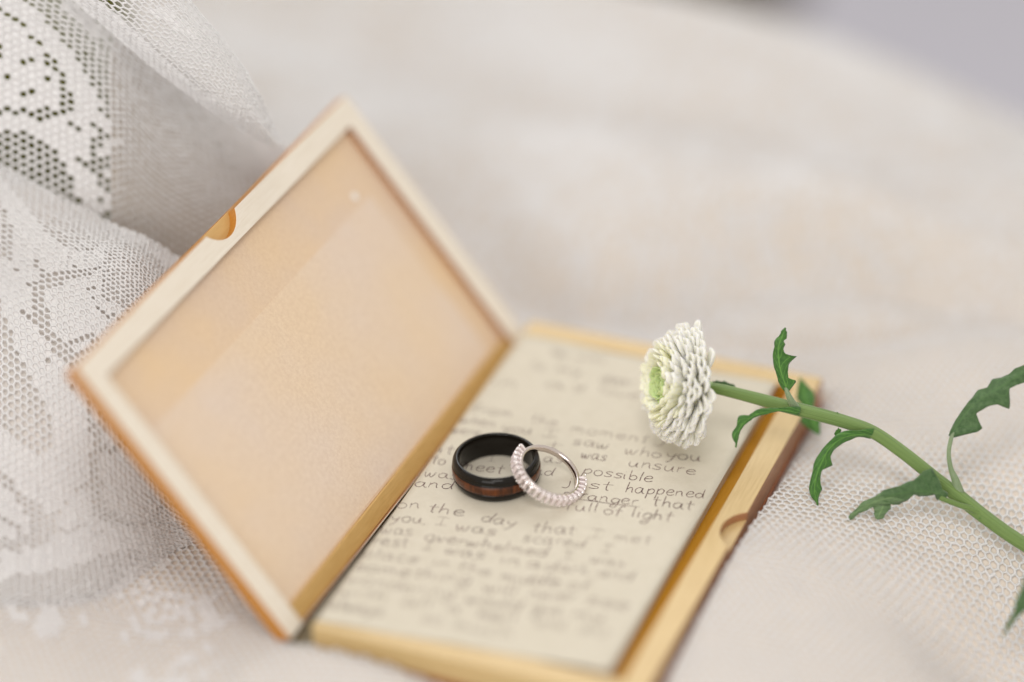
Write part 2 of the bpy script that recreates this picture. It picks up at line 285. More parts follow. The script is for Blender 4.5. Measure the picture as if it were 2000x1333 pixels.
# mound in front (columns go left to right, rows go from the crest down to the table)
C_mound = [
 [(-16.517, 8.538, 7.152), (-14.185, 8.267, 7.034), (-12.282, 8.096, 6.763), (-9.918, 7.797, 6.222), (-8.439, 7.724, 5.791), (-7.339, 8.022, 5.012), (-6.103, 8.587, 3.798)],
 [(-15.580, 6.899, 6.660), (-13.230, 6.557, 6.613), (-11.410, 6.473, 6.333), (-9.311, 6.376, 6.049), (-7.786, 6.221, 5.843), (-6.718, 6.543, 5.116), (-5.540, 7.191, 4.053)],
 [(-14.952, 5.447, 4.969), (-12.753, 5.361, 5.009), (-10.928, 5.313, 4.957), (-8.914, 5.161, 5.014), (-7.259, 5.052, 4.977), (-6.084, 5.477, 4.515), (-5.005, 6.326, 3.613)],
 [(-13.794, 3.114, 3.183), (-11.663, 3.136, 3.416), (-9.817, 3.084, 3.712), (-8.008, 3.249, 3.788), (-6.551, 3.430, 3.547), (-5.490, 3.998, 2.807), (-4.397, 4.829, 2.052)],
 [(-12.448, 0.558, 1.703), (-10.430, 0.717, 2.012), (-8.770, 0.907, 2.213), (-7.096, 1.466, 2.011), (-5.946, 2.164, 1.584), (-5.012, 2.997, 0.927), (-3.777, 3.861, 0.319)],
 [(-11.418, -1.416, 0.499), (-9.706, -0.828, 0.682), (-8.119, -0.536, 0.886), (-6.489, 0.363, 0.824), (-5.519, 1.674, 0.456), (-4.651, 2.700, 0.111), (-3.512, 3.770, -0.516)],
 [(-10.224, -3.546, -0.290), (-8.761, -2.647, -0.251), (-7.463, -1.933, -0.195), (-5.964, -0.568, -0.253), (-5.085, 1.212, -0.453), (-4.352, 2.538, -0.660), (-3.374, 3.692, -1.074)]]
Gm = wrinkle(patch(C_mound, 52, 120), .05, 1.5, 3); Um, Vm = np.meshgrid(np.arange(52) * .22, np.arange(120) * .12, indexing='ij')
# wales run across the mound: transpose so that columns are wales
Gm2 = wrinkle(patch(C_mound, 150, 66), .05, 1.5, 3).transpose(1, 0, 2)[:, :, :]
Um, Vm = np.meshgrid(np.arange(66) * .17, np.arange(150) * .095, indexing='ij')
make_net('lace_net', Gm2, drape, .036, .15, floral_dense(Um * .9 + 1.2, Vm * .9 + 4.2) & ~((Um > 6.5) & (Vm < 4.2) & (Vm > 1.0)))
Gl = patch(C_mound, 40, 40); Nl = grid_normals(Gl); sg = np.sign((Nl * -np.array(R_[2])).sum(-1, keepdims=True)); grid_sheet('lace_lining', Gl - Nl * sg * .13, clothmat('white_lining', (.89, .845, .80), .15, 8), drape)
# hanging sheet behind
C_back = [
 [(-15.507, 9.798, 12.540), (-13.545, 9.979, 12.183), (-11.523, 10.228, 11.520), (-9.880, 10.769, 10.214), (-8.666, 11.320, 8.809), (-7.433, 11.903, 7.440), (-6.083, 12.316, 6.126)],
 [(-15.013, 8.560, 10.865), (-13.155, 8.956, 10.690), (-11.379, 9.436, 10.316), (-9.838, 9.972, 9.429), (-8.742, 10.739, 8.034), (-7.547, 11.421, 6.826), (-5.995, 12.237, 5.780)],
 [(-14.786, 7.637, 8.695), (-12.945, 8.107, 8.634), (-11.113, 8.573, 8.574), (-9.546, 9.158, 8.106), (-8.496, 10.051, 6.917), (-7.332, 11.138, 5.934), (-5.957, 12.263, 5.428)],
 [(-14.916, 7.273, 6.430), (-12.954, 7.607, 6.471), (-11.010, 7.935, 6.514), (-9.455, 8.588, 6.149), (-8.375, 9.527, 5.374), (-7.149, 10.865, 4.709), (-5.751, 12.328, 4.483)],
 [(-15.294, 7.170, 3.580), (-13.201, 7.378, 3.733), (-11.229, 7.723, 3.783), (-9.553, 8.235, 3.515), (-8.387, 9.090, 2.934), (-7.128, 10.484, 2.694), (-5.684, 12.281, 2.914)]]
nb_w = 54; nb_c = 84
Gb = patch(C_back, nb_c, nb_w).transpose(1, 0, 2)
Ub, Vb = np.meshgrid(np.linspace(0, 1, nb_w), np.linspace(0, 1, nb_c), indexing='ij')
make_net('lace_net', Gb, drape, .038, .15, floral_dense(Ub * 11 + .4, Vb * 10.5 + 2.0) & (Ub < .50 + .03 * np.sin(Vb * 37)), None)
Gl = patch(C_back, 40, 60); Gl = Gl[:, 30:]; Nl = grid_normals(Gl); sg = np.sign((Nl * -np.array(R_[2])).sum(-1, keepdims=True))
grid_sheet('lace_lining', Gl - Nl * sg * .12, clothmat('shaded_lining', (.60, .53, .44), .1, 8), drape)  # lining colour darkened to hold the shade behind the flap
# folded flap that hangs in front of it and ends in a point
flap = drape
C_flap = [
 [(-11.667, 9.760, 11.859), (-10.675, 9.378, 12.196), (-9.588, 9.559, 12.356), (-8.693, 10.054, 12.341), (-8.148, 10.488, 12.084)],
 [(-9.831, 9.652, 10.618), (-8.976, 9.358, 10.978), (-8.157, 9.510, 11.257), (-7.633, 9.908, 11.325), (-7.263, 10.270, 11.068)],
 [(-8.435, 9.711, 9.510), (-7.720, 9.390, 9.914), (-7.029, 9.510, 10.222), (-6.629, 9.880, 10.325), (-6.385, 10.227, 10.122)],
 [(-7.172, 9.924, 8.514), (-6.628, 9.627, 8.870), (-6.175, 9.639, 9.167), (-5.918, 9.959, 9.284), (-5.749, 10.179, 9.128)],
 [(-6.264, 10.184, 7.795), (-5.934, 10.001, 8.073), (-5.613, 9.916, 8.311), (-5.526, 10.138, 8.390), (-5.465, 10.320, 8.245)],
 [(-5.387, 10.350, 7.327), (-5.317, 10.307, 7.409), (-5.247, 10.265, 7.490), (-5.218, 10.300, 7.522), (-5.186, 10.328, 7.543)]]
Gf = patch(C_flap, 84, 26).transpose(1, 0, 2)
Uf, Vf = np.meshgrid(np.arange(26) * .17, np.arange(84) * .095, indexing='ij')
make_net('lace_flap', Gf, drape, .027, .05, (floral(Uf * 1.3 + 2, Vf * 1.1) & (Vf > 1.5)) | (Uf < .9))

# cushion and dark fabric behind
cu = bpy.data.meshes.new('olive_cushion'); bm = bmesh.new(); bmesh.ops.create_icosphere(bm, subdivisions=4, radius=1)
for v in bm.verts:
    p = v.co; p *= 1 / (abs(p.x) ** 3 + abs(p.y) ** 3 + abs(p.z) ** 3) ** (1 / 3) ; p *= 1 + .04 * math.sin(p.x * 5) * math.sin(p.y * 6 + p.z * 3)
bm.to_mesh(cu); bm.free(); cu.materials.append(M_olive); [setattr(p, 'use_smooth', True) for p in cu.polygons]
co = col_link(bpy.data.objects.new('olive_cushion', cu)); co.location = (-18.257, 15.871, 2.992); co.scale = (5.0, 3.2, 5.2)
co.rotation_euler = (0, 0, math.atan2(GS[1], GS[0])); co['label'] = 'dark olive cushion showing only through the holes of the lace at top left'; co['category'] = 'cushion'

do = co.copy(); do.data = cu.copy(); do.data.materials.clear(); do.data.materials.append(M_dark); col_link(do); do.name = 'brown_cushion'
do.location = (-20.696, 76.601, -19.534); do.scale = (9, 5, 6); do['label'] = 'dark brown cushion out of focus beyond the far edge of the tablecloth'; do['category'] = 'cushion'
# ---------------- wooden keepsake box ----------------
box = thing('keepsake_box', 'open wooden box with pale rims and thumb notches, its lid leaning back left', 'box', (4, 7, 0))
def outline(x0, y0, x1, y1, notch=None):
    """rectangle loop; optional notch (yc, chord half, depth) cut into the x1 side"""
    pts = [(x0, y0), (x1, y0)]; n = 17
    if notch:
        yc, h, d = notch; r = (h * h + d * d) / (2 * d); cxn = x1 - d + r; a0 = math.asin(h / r)
        for k in range(n): a = -a0 + 2 * a0 * k / (n - 1); pts.append((cxn - r * math.cos(a), yc + r * math.sin(a)))
    pts += [(x1, y1), (x0, y1)]
    return pts
def frame_mesh(name, x0, y0, x1, y1, r, z0, z1, mats, parent, notch=None, side_mat=0, wall_in=0, rl=None):
    rl = r if rl is None else rl
    outer = outline(x0, y0, x1, y1, notch); no = len(outer)
    if notch:   # inner loop with the same count
        inner = [(x0 + rl, y0 + r), (x1 - r, y0 + r)] + [(x1 - r, p[1]) for p in outer[2:-2]] + [(x1 - r, y1 - r), (x0 + rl, y1 - r)]
    else: inner = [(x0 + rl, y0 + r), (x1 - r, y0 + r), (x1 - r, y1 - r), (x0 + rl, y1 - r)]
    V = []; F = []; MI = []
    for z in (z1, z0):
        V += [(p[0], p[1], z) for p in outer]; V += [(p[0], p[1], z) for p in inner]
    o1, i1, o0, i0 = 0, no, 2 * no, 3 * no
    for k in range(no):
        j = (k + 1) % no
        F.append((o1 + k, o1 + j, i1 + j, i1 + k)); MI.append(0)
        F.append((o0 + j, o0 + k, i0 + k, i0 + j)); MI.append(0)
        F.append((o1 + j, o1 + k, o0 + k, o0 + j)); MI.append(side_mat(outer[k], outer[j]) if callable(side_mat) else side_mat)
        F.append((i1 + k, i1 + j, i0 + j, i0 + k)); MI.append(wall_in)
    o = mesh_obj(name, V, F, mats)
    for p, m_ in zip(o.data.polygons, MI): p.material_index = m_
    if parent: child(o, parent) if parent.type == 'EMPTY' else setattr(o, 'parent', parent)
    bevel(o, .02); return o
def slab(name, x0, y0, x1, y1, z0, z1, m, parent=None, bv=.02):
    V = [(x0, y0, z0), (x1, y0, z0), (x1, y1, z0), (x0, y1, z0), (x0, y0, z1), (x1, y0, z1), (x1, y1, z1), (x0, y1, z1)]
    F = [(3, 2, 1, 0), (4, 5, 6, 7), (0, 1, 5, 4), (1, 2, 6, 5), (2, 3, 7, 6), (3, 0, 4, 7)]
    o = mesh_obj(name, V, F, m)
    if parent: child(o, parent) if parent.type == 'EMPTY' else setattr(o, 'parent', parent)
    if bv: bevel(o, bv)
    return o
RIM = .66; NT = (7.1, .74, .42)
def tray_side(a, b):
    return 1 if (a[0] > W_ - .5 and b[0] > W_ - .5 and not (a[1] == b[1])) else 0
slab('base_veneer', 0, 0, W_, L_, 0, .22, M_red, box)
frame_mesh('tray_wall', .02, .01, W_ - .02, L_ - .01, RIM, .222, .66, [M_maple, M_edge, M_honey], box, None, tray_side, 2)
frame_mesh('tray_rim', 0.02, 0.01, W_ - .005, L_ - .01, RIM, .662, .90, [M_maple, M_edge, M_honey], box, NT, tray_side, 2)
slab('tray_floor', RIM + .022, RIM + .012, W_ - RIM - .022, L_ - RIM - .012, .224, .45, M_honey, box, 0)
pk = [(p[0], p[1]) for p in outline(0, 0, W_ - .012, L_, NT)[2:-2]]
# lid frame of reference
TH = 2.2433118807802828; PSI = -0.03440851278376736
c_, s_ = math.cos(TH), math.sin(TH); cp, sp = math.cos(PSI), math.sin(PSI)
ex = Vector((c_ * cp, c_ * sp, s_)); ey = Vector((-sp, cp, 0)); ez = ex.cross(ey)
ezl = -ez if ez.x < 0 else ez
org = Vector((-.49168459, -.11397935, .43347032))
# local axes (x across, y along, z out of the inner face); mirror-free because x,y,z are right handed when z = x cross y
lidM = Matrix.Translation(org) @ Matrix(((ex.x, ey.x, ez.x, 0), (ex.y, ey.y, ez.y, 0), (ex.z, ey.z, ez.z, 0), (0, 0, 0, 1)))
SG = 1 if ez.x > 0 else -1      # which way the inner face looks in local z
lid = slab('lid', 0, 0, W_, L_, *( sorted((-SG * .40, -SG * .262))), M_amber, None)
lid.data.materials.append(M_pocket); lid.data.polygons[0].material_index = 1
lidM_local = Matrix.Translation(-Vector(box.location)) @ lidM; lid.parent = box; lid.matrix_local = lidM_local
def lid_part(f): return f
lf = frame_mesh('lid_frame', 0.01, 0.012, W_ - .01, L_ - .012, RIM, *(sorted((-SG * .26, 0))), [M_lidrim, M_amber, M_edge], None, NT, lambda a, b: 1, 2, .03)  # dark cut-edge wood on inner wall also puts the recess shade into colour
lf.parent = lid
hs = slab('crease_shade_strip', .045, RIM + .014, .50, L_ - RIM - .014, *(sorted((-SG * .258, -SG * .10))), M_crease_shade, lid, .02)  # added strip: shade and warm bounce of the hinge crease as colour
ll = slab('lid_liner', .505, RIM + .014, W_ - RIM - .012, L_ - RIM - .014, *(sorted((-SG * .258, -SG * .22))), M_liner, lid, 0)
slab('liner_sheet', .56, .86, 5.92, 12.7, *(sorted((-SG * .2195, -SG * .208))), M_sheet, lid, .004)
# closing dot on the liner
bm = bmesh.new(); bmesh.ops.create_cone(bm, cap_ends=True, segments=24, radius1=.11, radius2=.09, depth=.05); me = bpy.data.meshes.new('magnet'); bm.to_mesh(me); bm.free()
mg, nt, b = mat('magnet_white', (.85, .82, .78), .3); me.materials.append(mg); mgo = col_link(bpy.data.objects.new('magnet', me)); mgo.parent = lid; mgo.location = (6.2, 12.12, -SG * .20)
# cloth spine joining lid and tray: strip bending round under the gap
lb0 = lidM @ Vector((.05, 0, -SG * .36)); V = []; F = []
for i, yy in enumerate((.05, L_ - .1)):
    a = lidM @ Vector((.9, yy, -SG * .41)); b_ = lidM @ Vector((-.02, yy, -SG * .30)); c0 = Vector((-.22, yy, .12)); d = Vector((0.0, yy, .10)); e = Vector((.02, yy, .62)); g = lidM @ Vector((-.015, yy, -SG * .05))
    for p in (b_, c0, d, e): V.append(p)
for k in range(3): F.append((k, k + 1, 5 + k, 4 + k))
sp_ = mesh_obj('spine', V, F, M_spine); so = sp_.modifiers.new('solid', 'SOLIDIFY'); so.thickness = .04; child(sp_, box)

# ---------------- letter ----------------
letter = thing('letter', 'handwritten letter on cream paper lying in the tray of the wooden box', 'letter', (3.6, 7, .9))
q = [Vector((.03, .20, 0)), Vector((7.27, .81, 0)), Vector((7.27, 13.48, 0)), Vector((.08, 13.45, 0))]
def paper_z(x, y): return .935 + .012 * math.sin(x * .9 + 1) * math.sin(y * .6) + .01 * math.sin(x * 2.1 + y * .9)
V = []; F = []; nu, nv = 30, 50
for j in range(nv + 1):
    for i in range(nu + 1):
        a, b_ = i / nu, j / nv; p = q[0] * (1 - a) * (1 - b_) + q[1] * a * (1 - b_) + q[2] * a * b_ + q[3] * (1 - a) * b_
        V.append((p.x, p.y, paper_z(p.x, p.y)))
for j in range(nv):
    for i in range(nu): k = j * (nu + 1) + i; F.append((k, k + 1, k + nu + 2, k + nu + 1))
sh = mesh_obj('sheet', V, F, M_paper, None, True); so = sh.modifiers.new('solid', 'SOLIDIFY'); so.thickness = .022; so.offset = -1; child(sh, letter)
slab('lower_pages', .75, .85, 7.18, 13.4, .452, .90, M_paper, letter, .01)

ST = {  # stroke letters, x-height 1: list of polylines, advance
'a': ([[(.62, .85), (.35, 1.0), (.08, .7), (.05, .3), (.25, .0), (.5, .2), (.66, .95)], [(.66, .95), (.62, .35), (.72, .02), (.85, .05)]], .95),
'b': ([[(.1, 1.85), (.08, .8), (.1, .0)], [(.1, .55), (.35, .9), (.62, .6), (.55, .15), (.3, -.02), (.1, .2)]], .8),
'c': ([[(.6, .85), (.35, 1.0), (.08, .6), (.15, .12), (.4, .0), (.65, .15)]], .78),
'd': ([[(.6, .8), (.35, .95), (.08, .65), (.08, .2), (.3, .0), (.55, .25), (.7, 1.0), (.8, 1.8)], [(.72, 1.0), (.66, .3), (.75, .0)]], .95),
'e': ([[(.08, .5), (.45, .55), (.62, .75), (.45, 1.0), (.2, .9), (.05, .5), (.15, .1), (.4, .0), (.7, .2)]], .82),
'f': ([[(.65, 1.7), (.45, 1.85), (.3, 1.5), (.25, .8), (.22, -.1)], [(.0, .95), (.55, 1.0)]], .7),
'g': ([[(.6, .85), (.3, 1.0), (.06, .65), (.1, .2), (.35, .05), (.6, .4), (.66, .95)], [(.66, .95), (.6, .0), (.45, -.75), (.15, -.8), (.05, -.5), (.4, -.2)]], .85),
'h': ([[(.12, 1.85), (.08, .9), (.06, .0)], [(.07, .5), (.3, .9), (.52, .8), (.55, .3), (.6, .0)]], .85),
'i': ([[(.1, .95), (.1, .3), (.18, .0)], [(.14, 1.45), (.16, 1.5)]], .4),
'j': ([[(.3, 1.0), (.3, .0), (.15, -.5), (-.1, -.4)], [(.3, 1.4), (.33, 1.45)]], .5),
'k': ([[(.12, 1.8), (.08, .0)], [(.55, .95), (.12, .5), (.6, .0)]], .75),
'l': ([[(.15, 1.85), (.1, .9), (.12, .0)]], .4),
'm': ([[(.08, .95), (.06, .0)], [(.07, .6), (.28, .95), (.42, .7), (.42, .05)], [(.42, .6), (.64, .95), (.8, .7), (.82, .2), (.92, .0)]], 1.15),
'n': ([[(.08, .95), (.06, .0)], [(.07, .55), (.32, .95), (.52, .75), (.54, .3), (.64, .0)]], .85),
'o': ([[(.4, 1.0), (.12, .85), (.04, .45), (.18, .05), (.45, .0), (.66, .35), (.6, .8), (.38, 1.0)]], .85),
'p': ([[(.12, .95), (.08, .0), (.02, -.8)], [(.1, .6), (.38, .98), (.64, .7), (.55, .2), (.3, .05), (.1, .2)]], .85),
'r': ([[(.1, .95), (.1, .0)], [(.1, .55), (.3, .9), (.52, .92)]], .66),
's': ([[(.6, .85), (.35, 1.0), (.1, .8), (.25, .55), (.5, .4), (.52, .12), (.25, .0), (.0, .12)]], .75),
't': ([[(.3, 1.6), (.25, .8), (.28, .1), (.42, .0)], [(.0, 1.02), (.6, 1.05)]], .7),
'u': ([[(.06, .95), (.05, .4), (.2, .02), (.45, .15), (.58, .95)], [(.58, .95), (.58, .2), (.7, .0)]], .88),
'v': ([[(.05, .95), (.3, .0), (.58, .95)]], .72),
'w': ([[(.03, .95), (.15, .1), (.28, .05), (.42, .8)], [(.42, .8), (.5, .1), (.68, .1), (.85, .98)]], 1.08),
'y': ([[(.05, .95), (.1, .5), (.35, .35), (.55, .6)], [(.64, .98), (.5, .2), (.3, -.5), (.05, -.75)]], .85),
'I': ([[(.0, 1.5), (.6, 1.52)], [(.3, 1.5), (.28, .02)], [(-.02, .0), (.6, .03)]], .8),
'J': ([[(.5, 1.4), (.5, .3), (.3, -.05), (.0, .1)]], .7),
',': ([[(.1, .05), (.05, -.25)]], .3)}
def smooth_line(pts, n=5):
    if len(pts) < 3: return [Vector((p[0], p[1])) for p in pts]
    P = [Vector(p) for p in pts]; P = [2 * P[0] - P[1]] + P + [2 * P[-1] - P[-2]]; out = []
    for i in range(1, len(P) - 2):
        for k in range(n):
            f = k / n; a, b_, c, d = P[i - 1:i + 3]
            out.append(.5 * ((2 * b_) + (c - a) * f + (2 * a - 5 * b_ + 4 * c - d) * f * f + (3 * b_ - a - 3 * c + d) * f ** 3))
    out.append(P[-2]); return out
TV = []; TF = []
def ribbon(pts, wd):
    n = len(pts); b0 = len(TV)
    for i, p in enumerate(pts):
        tn = (pts[min(i + 1, n - 1)] - pts[max(i - 1, 0)]); tn = tn.normalized() if tn.length > 1e-6 else Vector((1, 0)); pr = Vector((-tn.y, tn.x)) * wd * (.5 if 0 < i < n - 1 else .3) * random.uniform(.6, 1.3)
        for sgn in (1, -1): qq = p + pr * sgn; TV.append((qq.x, qq.y, paper_z(qq.x, qq.y) + .004))
    for i in range(n - 1): k = b0 + 2 * i; TF.append((k, k + 1, k + 3, k + 2))
def finish_word():
    o = mesh_obj('handwritten_word', TV, TF, M_ink); child(o, letter)
def word(txt, p0, p1, xh=.225):
    global TV, TF
    pen = random.uniform(.017, .027)
    TV = []; TF = []
    a = Vector(p0[:2]); b_ = Vector(p1[:2]); adv = sum(ST[c][1] for c in txt) - .15; u = (b_ - a) / adv; up = Vector((-u.y, u.x)).normalized() * xh; x = 0
    # upright strokes lean a little to the right
    for ch in txt:
        dx = random.uniform(-.04, .04); sc_ = random.uniform(.92, 1.1); dy = random.uniform(-.06, .06); sl = random.uniform(-.03, .08)
        for st in ST[ch][0]: ribbon([a + u * (x + dx + p.x) + up * (p.y * sc_ + dy) + u.normalized() * xh * p.y * sl for p in smooth_line(st)], pen)
        x += ST[ch][1]
    finish_word()
WORDS = [
('may', (1.153, 12.745, 0.930), (1.594, 12.745, 0.930)), ('you', (1.869, 12.791, 0.930), (2.646, 12.859, 0.930)), ('to', (0.890, 11.916, 0.930), (1.238, 11.962, 0.930)), ('my', (1.559, 12.000, 0.930), (2.276, 12.101, 0.930)), ('dear', (2.830, 12.016, 0.930), (3.752, 12.090, 0.930)),
('in', (0.203, 10.893, 0.930), (0.885, 11.009, 0.930)), ('a', (1.546, 11.247, 0.930), (2.064, 11.330, 0.930)), ('y', (2.284, 11.435, 0.930), (2.614, 11.477, 0.930)), ('love', (2.973, 11.478, 0.930), (4.057, 11.563, 0.930)),
('from', (0.186, 9.517, 0.930), (1.250, 9.700, 0.930)), ('the', (1.779, 9.592, 0.930), (2.509, 9.657, 0.930)), ('moment', (2.907, 9.579, 0.930), (4.981, 9.740, 0.930)), ('J', (5.152, 9.729, 0.930), (5.389, 9.766, 0.930)),
('when', (0.065, 8.975, 0.930), (1.012, 9.118, 0.930)), ('you', (1.235, 9.026, 0.930), (2.025, 9.114, 0.930)), ('I', (2.320, 9.122, 0.930), (2.717, 9.192, 0.930)), ('saw', (3.195, 9.048, 0.930), (4.138, 9.146, 0.930)), ('who', (4.569, 9.109, 0.930), (5.533, 9.241, 0.930)), ('you', (5.631, 9.277, 0.930), (6.531, 9.458, 0.930)),
('were', (0.036, 8.495, 0.930), (0.783, 8.593, 0.930)), ('t', (2.627, 8.625, 0.930), (2.996, 8.686, 0.930)), ('was', (3.589, 8.563, 0.930), (4.245, 8.633, 0.930)), ('unsure', (4.852, 8.638, 0.930), (6.573, 8.857, 0.930)),
('it', (0.095, 7.543, 0.930), (0.467, 7.605, 0.930)), ('I', (1.408, 7.656, 0.930), (1.621, 7.686, 0.930)), ('as', (2.762, 8.098, 0.930), (3.232, 8.148, 0.930)),
('to', (0.084, 7.035, 0.930), (0.454, 7.097, 0.930)), ('meet', (0.907, 7.094, 0.930), (1.994, 7.250, 0.930)), ('had', (2.441, 7.459, 0.930), (3.229, 7.578, 0.930)), ('possible', (3.871, 7.928, 0.930), (5.664, 8.177, 0.930)),
('was', (0.144, 6.463, 0.930), (1.010, 6.611, 0.930)), ('just', (3.647, 7.284, 0.930), (4.805, 7.493, 0.930)), ('happened', (5.166, 7.554, 0.930), (7.117, 7.983, 0.930)),
('and', (0.079, 5.993, 0.930), (1.062, 6.186, 0.930)), ('in', (2.815, 6.518, 0.930), (3.249, 6.536, 0.930)), ('stranger', (3.747, 6.809, 0.930), (5.658, 7.133, 0.930)), ('that', (5.994, 7.255, 0.930), (7.009, 7.394, 0.930)),
('full', (4.013, 6.331, 0.930), (4.817, 6.509, 0.930)), ('of', (4.951, 6.512, 0.930), (5.418, 6.567, 0.930)), ('light', (5.664, 6.634, 0.930), (6.663, 6.770, 0.930)),
('on', (0.033, 5.004, 0.930), (0.592, 5.160, 0.930)), ('the', (0.823, 5.107, 0.930), (1.734, 5.209, 0.930)), ('day', (2.206, 5.199, 0.930), (3.112, 5.257, 0.930)), ('that', (3.555, 5.238, 0.930), (4.642, 5.431, 0.930)), ('I', (4.960, 5.480, 0.930), (5.320, 5.521, 0.930)), ('met', (5.594, 5.576, 0.930), (6.499, 5.728, 0.930)),
('you,', (0.113, 4.440, 0.930), (0.977, 4.618, 0.930)), ('I', (1.209, 4.656, 0.930), (1.520, 4.702, 0.930)), ('was', (1.768, 4.634, 0.930), (2.775, 4.776, 0.930)), ('scared', (3.500, 4.794, 0.930), (5.028, 5.017, 0.930)), ('I', (5.447, 5.037, 0.930), (5.727, 5.073, 0.930)),
('was', (0.080, 3.887, 0.930), (0.860, 4.058, 0.930)), ('overwhelmed', (1.219, 3.988, 0.930), (4.301, 4.401, 0.930)), ('I', (4.682, 4.452, 0.930), (4.962, 4.488, 0.930)), ('was', (5.341, 4.539, 0.930), (6.187, 4.651, 0.930)),
('rest', (0.078, 3.395, 0.930), (0.957, 3.582, 0.930)), ('I', (1.308, 3.621, 0.930), (1.581, 3.654, 0.930)), ('was', (1.892, 3.657, 0.930), (2.865, 3.791, 0.930)), ('in', (3.302, 3.775, 0.930), (3.816, 3.832, 0.930)), ('a', (3.975, 3.868, 0.930), (4.278, 3.913, 0.930)), ('dark', (4.417, 3.898, 0.930), (5.497, 4.054, 0.930)), ('and', (5.709, 4.088, 0.930), (6.572, 4.209, 0.930)),
('place', (0.062, 2.816, 0.930), (1.435, 3.075, 0.930)), ('in', (1.792, 3.095, 0.930), (2.233, 3.169, 0.930)), ('the', (2.440, 3.158, 0.930), (3.283, 3.227, 0.930)), ('middle', (3.558, 3.176, 0.930), (5.025, 3.389, 0.930)), ('of', (5.220, 3.396, 0.930), (5.729, 3.475, 0.930)),
('something', (0.077, 2.298, 0.930), (2.937, 2.736, 0.930)), ('will', (3.342, 2.627, 0.930), (4.130, 2.744, 0.930)), ('never', (4.470, 2.784, 0.930), (5.577, 2.976, 0.930)), ('see', (5.846, 2.990, 0.930), (6.867, 3.111, 0.930)),
('wondering', (0.091, 1.785, 0.930), (2.806, 2.092, 0.930)), ('would', (3.094, 2.071, 0.930), (4.453, 2.231, 0.930)), ('give', (4.768, 2.262, 0.930), (5.424, 2.355, 0.930)), ('my', (5.732, 2.364, 0.930), (6.504, 2.480, 0.930)),
('with', (0.088, 1.229, 0.930), (1.342, 1.432, 0.930)), ('all', (1.701, 1.437, 0.930), (2.453, 1.543, 0.930)), ('a', (2.829, 1.596, 0.930), (3.123, 1.620, 0.930)), ('heart', (3.583, 1.621, 0.930), (4.513, 1.753, 0.930)), ('and', (5.011, 1.811, 0.930), (5.692, 1.895, 0.930)), ('so', (6.073, 1.911, 0.930), (6.806, 2.015, 0.930)),
('always', (0.113, 0.732, 0.930), (1.450, 0.884, 0.930)), ('so', (2.387, 1.019, 0.930), (2.889, 1.078, 0.930)), ('much', (3.177, 1.018, 0.930), (4.671, 1.195, 0.930))]
for wd in WORDS: word(*wd)
TV = []; TF = []; a = (4.067, 6.833, 0.930); b_ = (5.740, 7.094, 0.930); ribbon([Vector(a[:2]).lerp(Vector(b_[:2]), k / 8) for k in range(9)], .022)
o = mesh_obj('underline', TV, TF, M_ink); child(o, letter)

# ---------------- rings ----------------
def lathe(name, prof, n, m, parent, loc=(0, 0, 0), mtx=None):
    V = []; F = []; k = len(prof)
    for i in range(n):
        a = 2 * math.pi * i / n
        for r, z in prof: V.append((r * math.cos(a), r * math.sin(a), z))
    for i in range(n):
        for j in range(k): F.append((i * k + j, ((i + 1) % n) * k + j, ((i + 1) % n) * k + (j + 1) % k, i * k + (j + 1) % k))
    o = mesh_obj(name, V, F, m, None, True); o.parent = parent
    return o
br = thing('black_ring', 'glossy black ring with a reddish wood inlay lying flat on the letter', 'ring', (1.926, 7.004, 0.952))
ro = 1.13; h = .70
prof = [(.955, .03), (.975, 0.0), (1.02, .0)]
for k in range(5): f = k / 4; prof.append((1.035 + .075 * math.sin(f * 1.57), .01 + .215 * f))
prof += [(1.098, .228), (1.098, .472), (1.112, .475)]
for k in range(6): f = k / 5; prof.append((1.11 - .085 * (1 - math.cos(f * 1.57)), .475 + .205 * math.sin(f * 1.57) ))
prof += [(1.00, .698), (.975, .70), (.955, .685), (.945, .66), (.94, .35), (.945, .05)]
rb = lathe('band', prof, 160, M_black, br)
lathe('wood_inlay', [(1.09, .232), (1.112, .236), (1.1205, .30), (1.122, .35), (1.1205, .41), (1.112, .466), (1.09, .47)], 160, M_inlay, br)
# silver ring leaning on the black one; axis from the photograph's ellipse
ax = (CR * .425 + CU * .66 - VIEW * .616).normalized()
sr = thing('gemstone_ring', 'silver ring set with pinkish white baguette stones leaning on the black ring', 'ring', (3.329, 7.061, 1.430))
rs = .80
bx_ = (CR - ax * CR.dot(ax)).normalized(); by_ = ax.cross(bx_)
RM = Matrix(((bx_.x, by_.x, ax.x), (bx_.y, by_.y, ax.y), (bx_.z, by_.z, ax.z))).to_4x4(); sr.matrix_world = Matrix.Translation(sr.location) @ RM
lathe('band', [(rs - .05, -.075), (rs - .035, -.085), (rs + .03, -.085), (rs + .05, -.06), (rs + .055, 0), (rs + .05, .06), (rs + .03, .085), (rs - .035, .085), (rs - .05, .075), (rs - .055, 0)], 128, M_silver, sr)
def stone_mesh():
    V = []; F = []; a, r0, r1, tt = .125, .0, .175, .040
    for (rr, ka, kt) in ((r0 - .02, .75, .6), (r0 + .09, 1, 1), (r1 - .02, 1, 1), (r1 + .012, .78, .62)):
        V += [(rr, -tt * kt, -a * ka), (rr, tt * kt, -a * ka), (rr, tt * kt, a * ka), (rr, -tt * kt, a * ka)]
    for l in range(3):
        for k in range(4): F.append((l * 4 + k, l * 4 + (k + 1) % 4, l * 4 + 4 + (k + 1) % 4, l * 4 + 4 + k))
    F += [(3, 2, 1, 0), (12, 13, 14, 15)]
    me = bpy.data.meshes.new('gemstone'); me.from_pydata(V, [], F); me.materials.append(M_stone); return me
SM = stone_mesh()
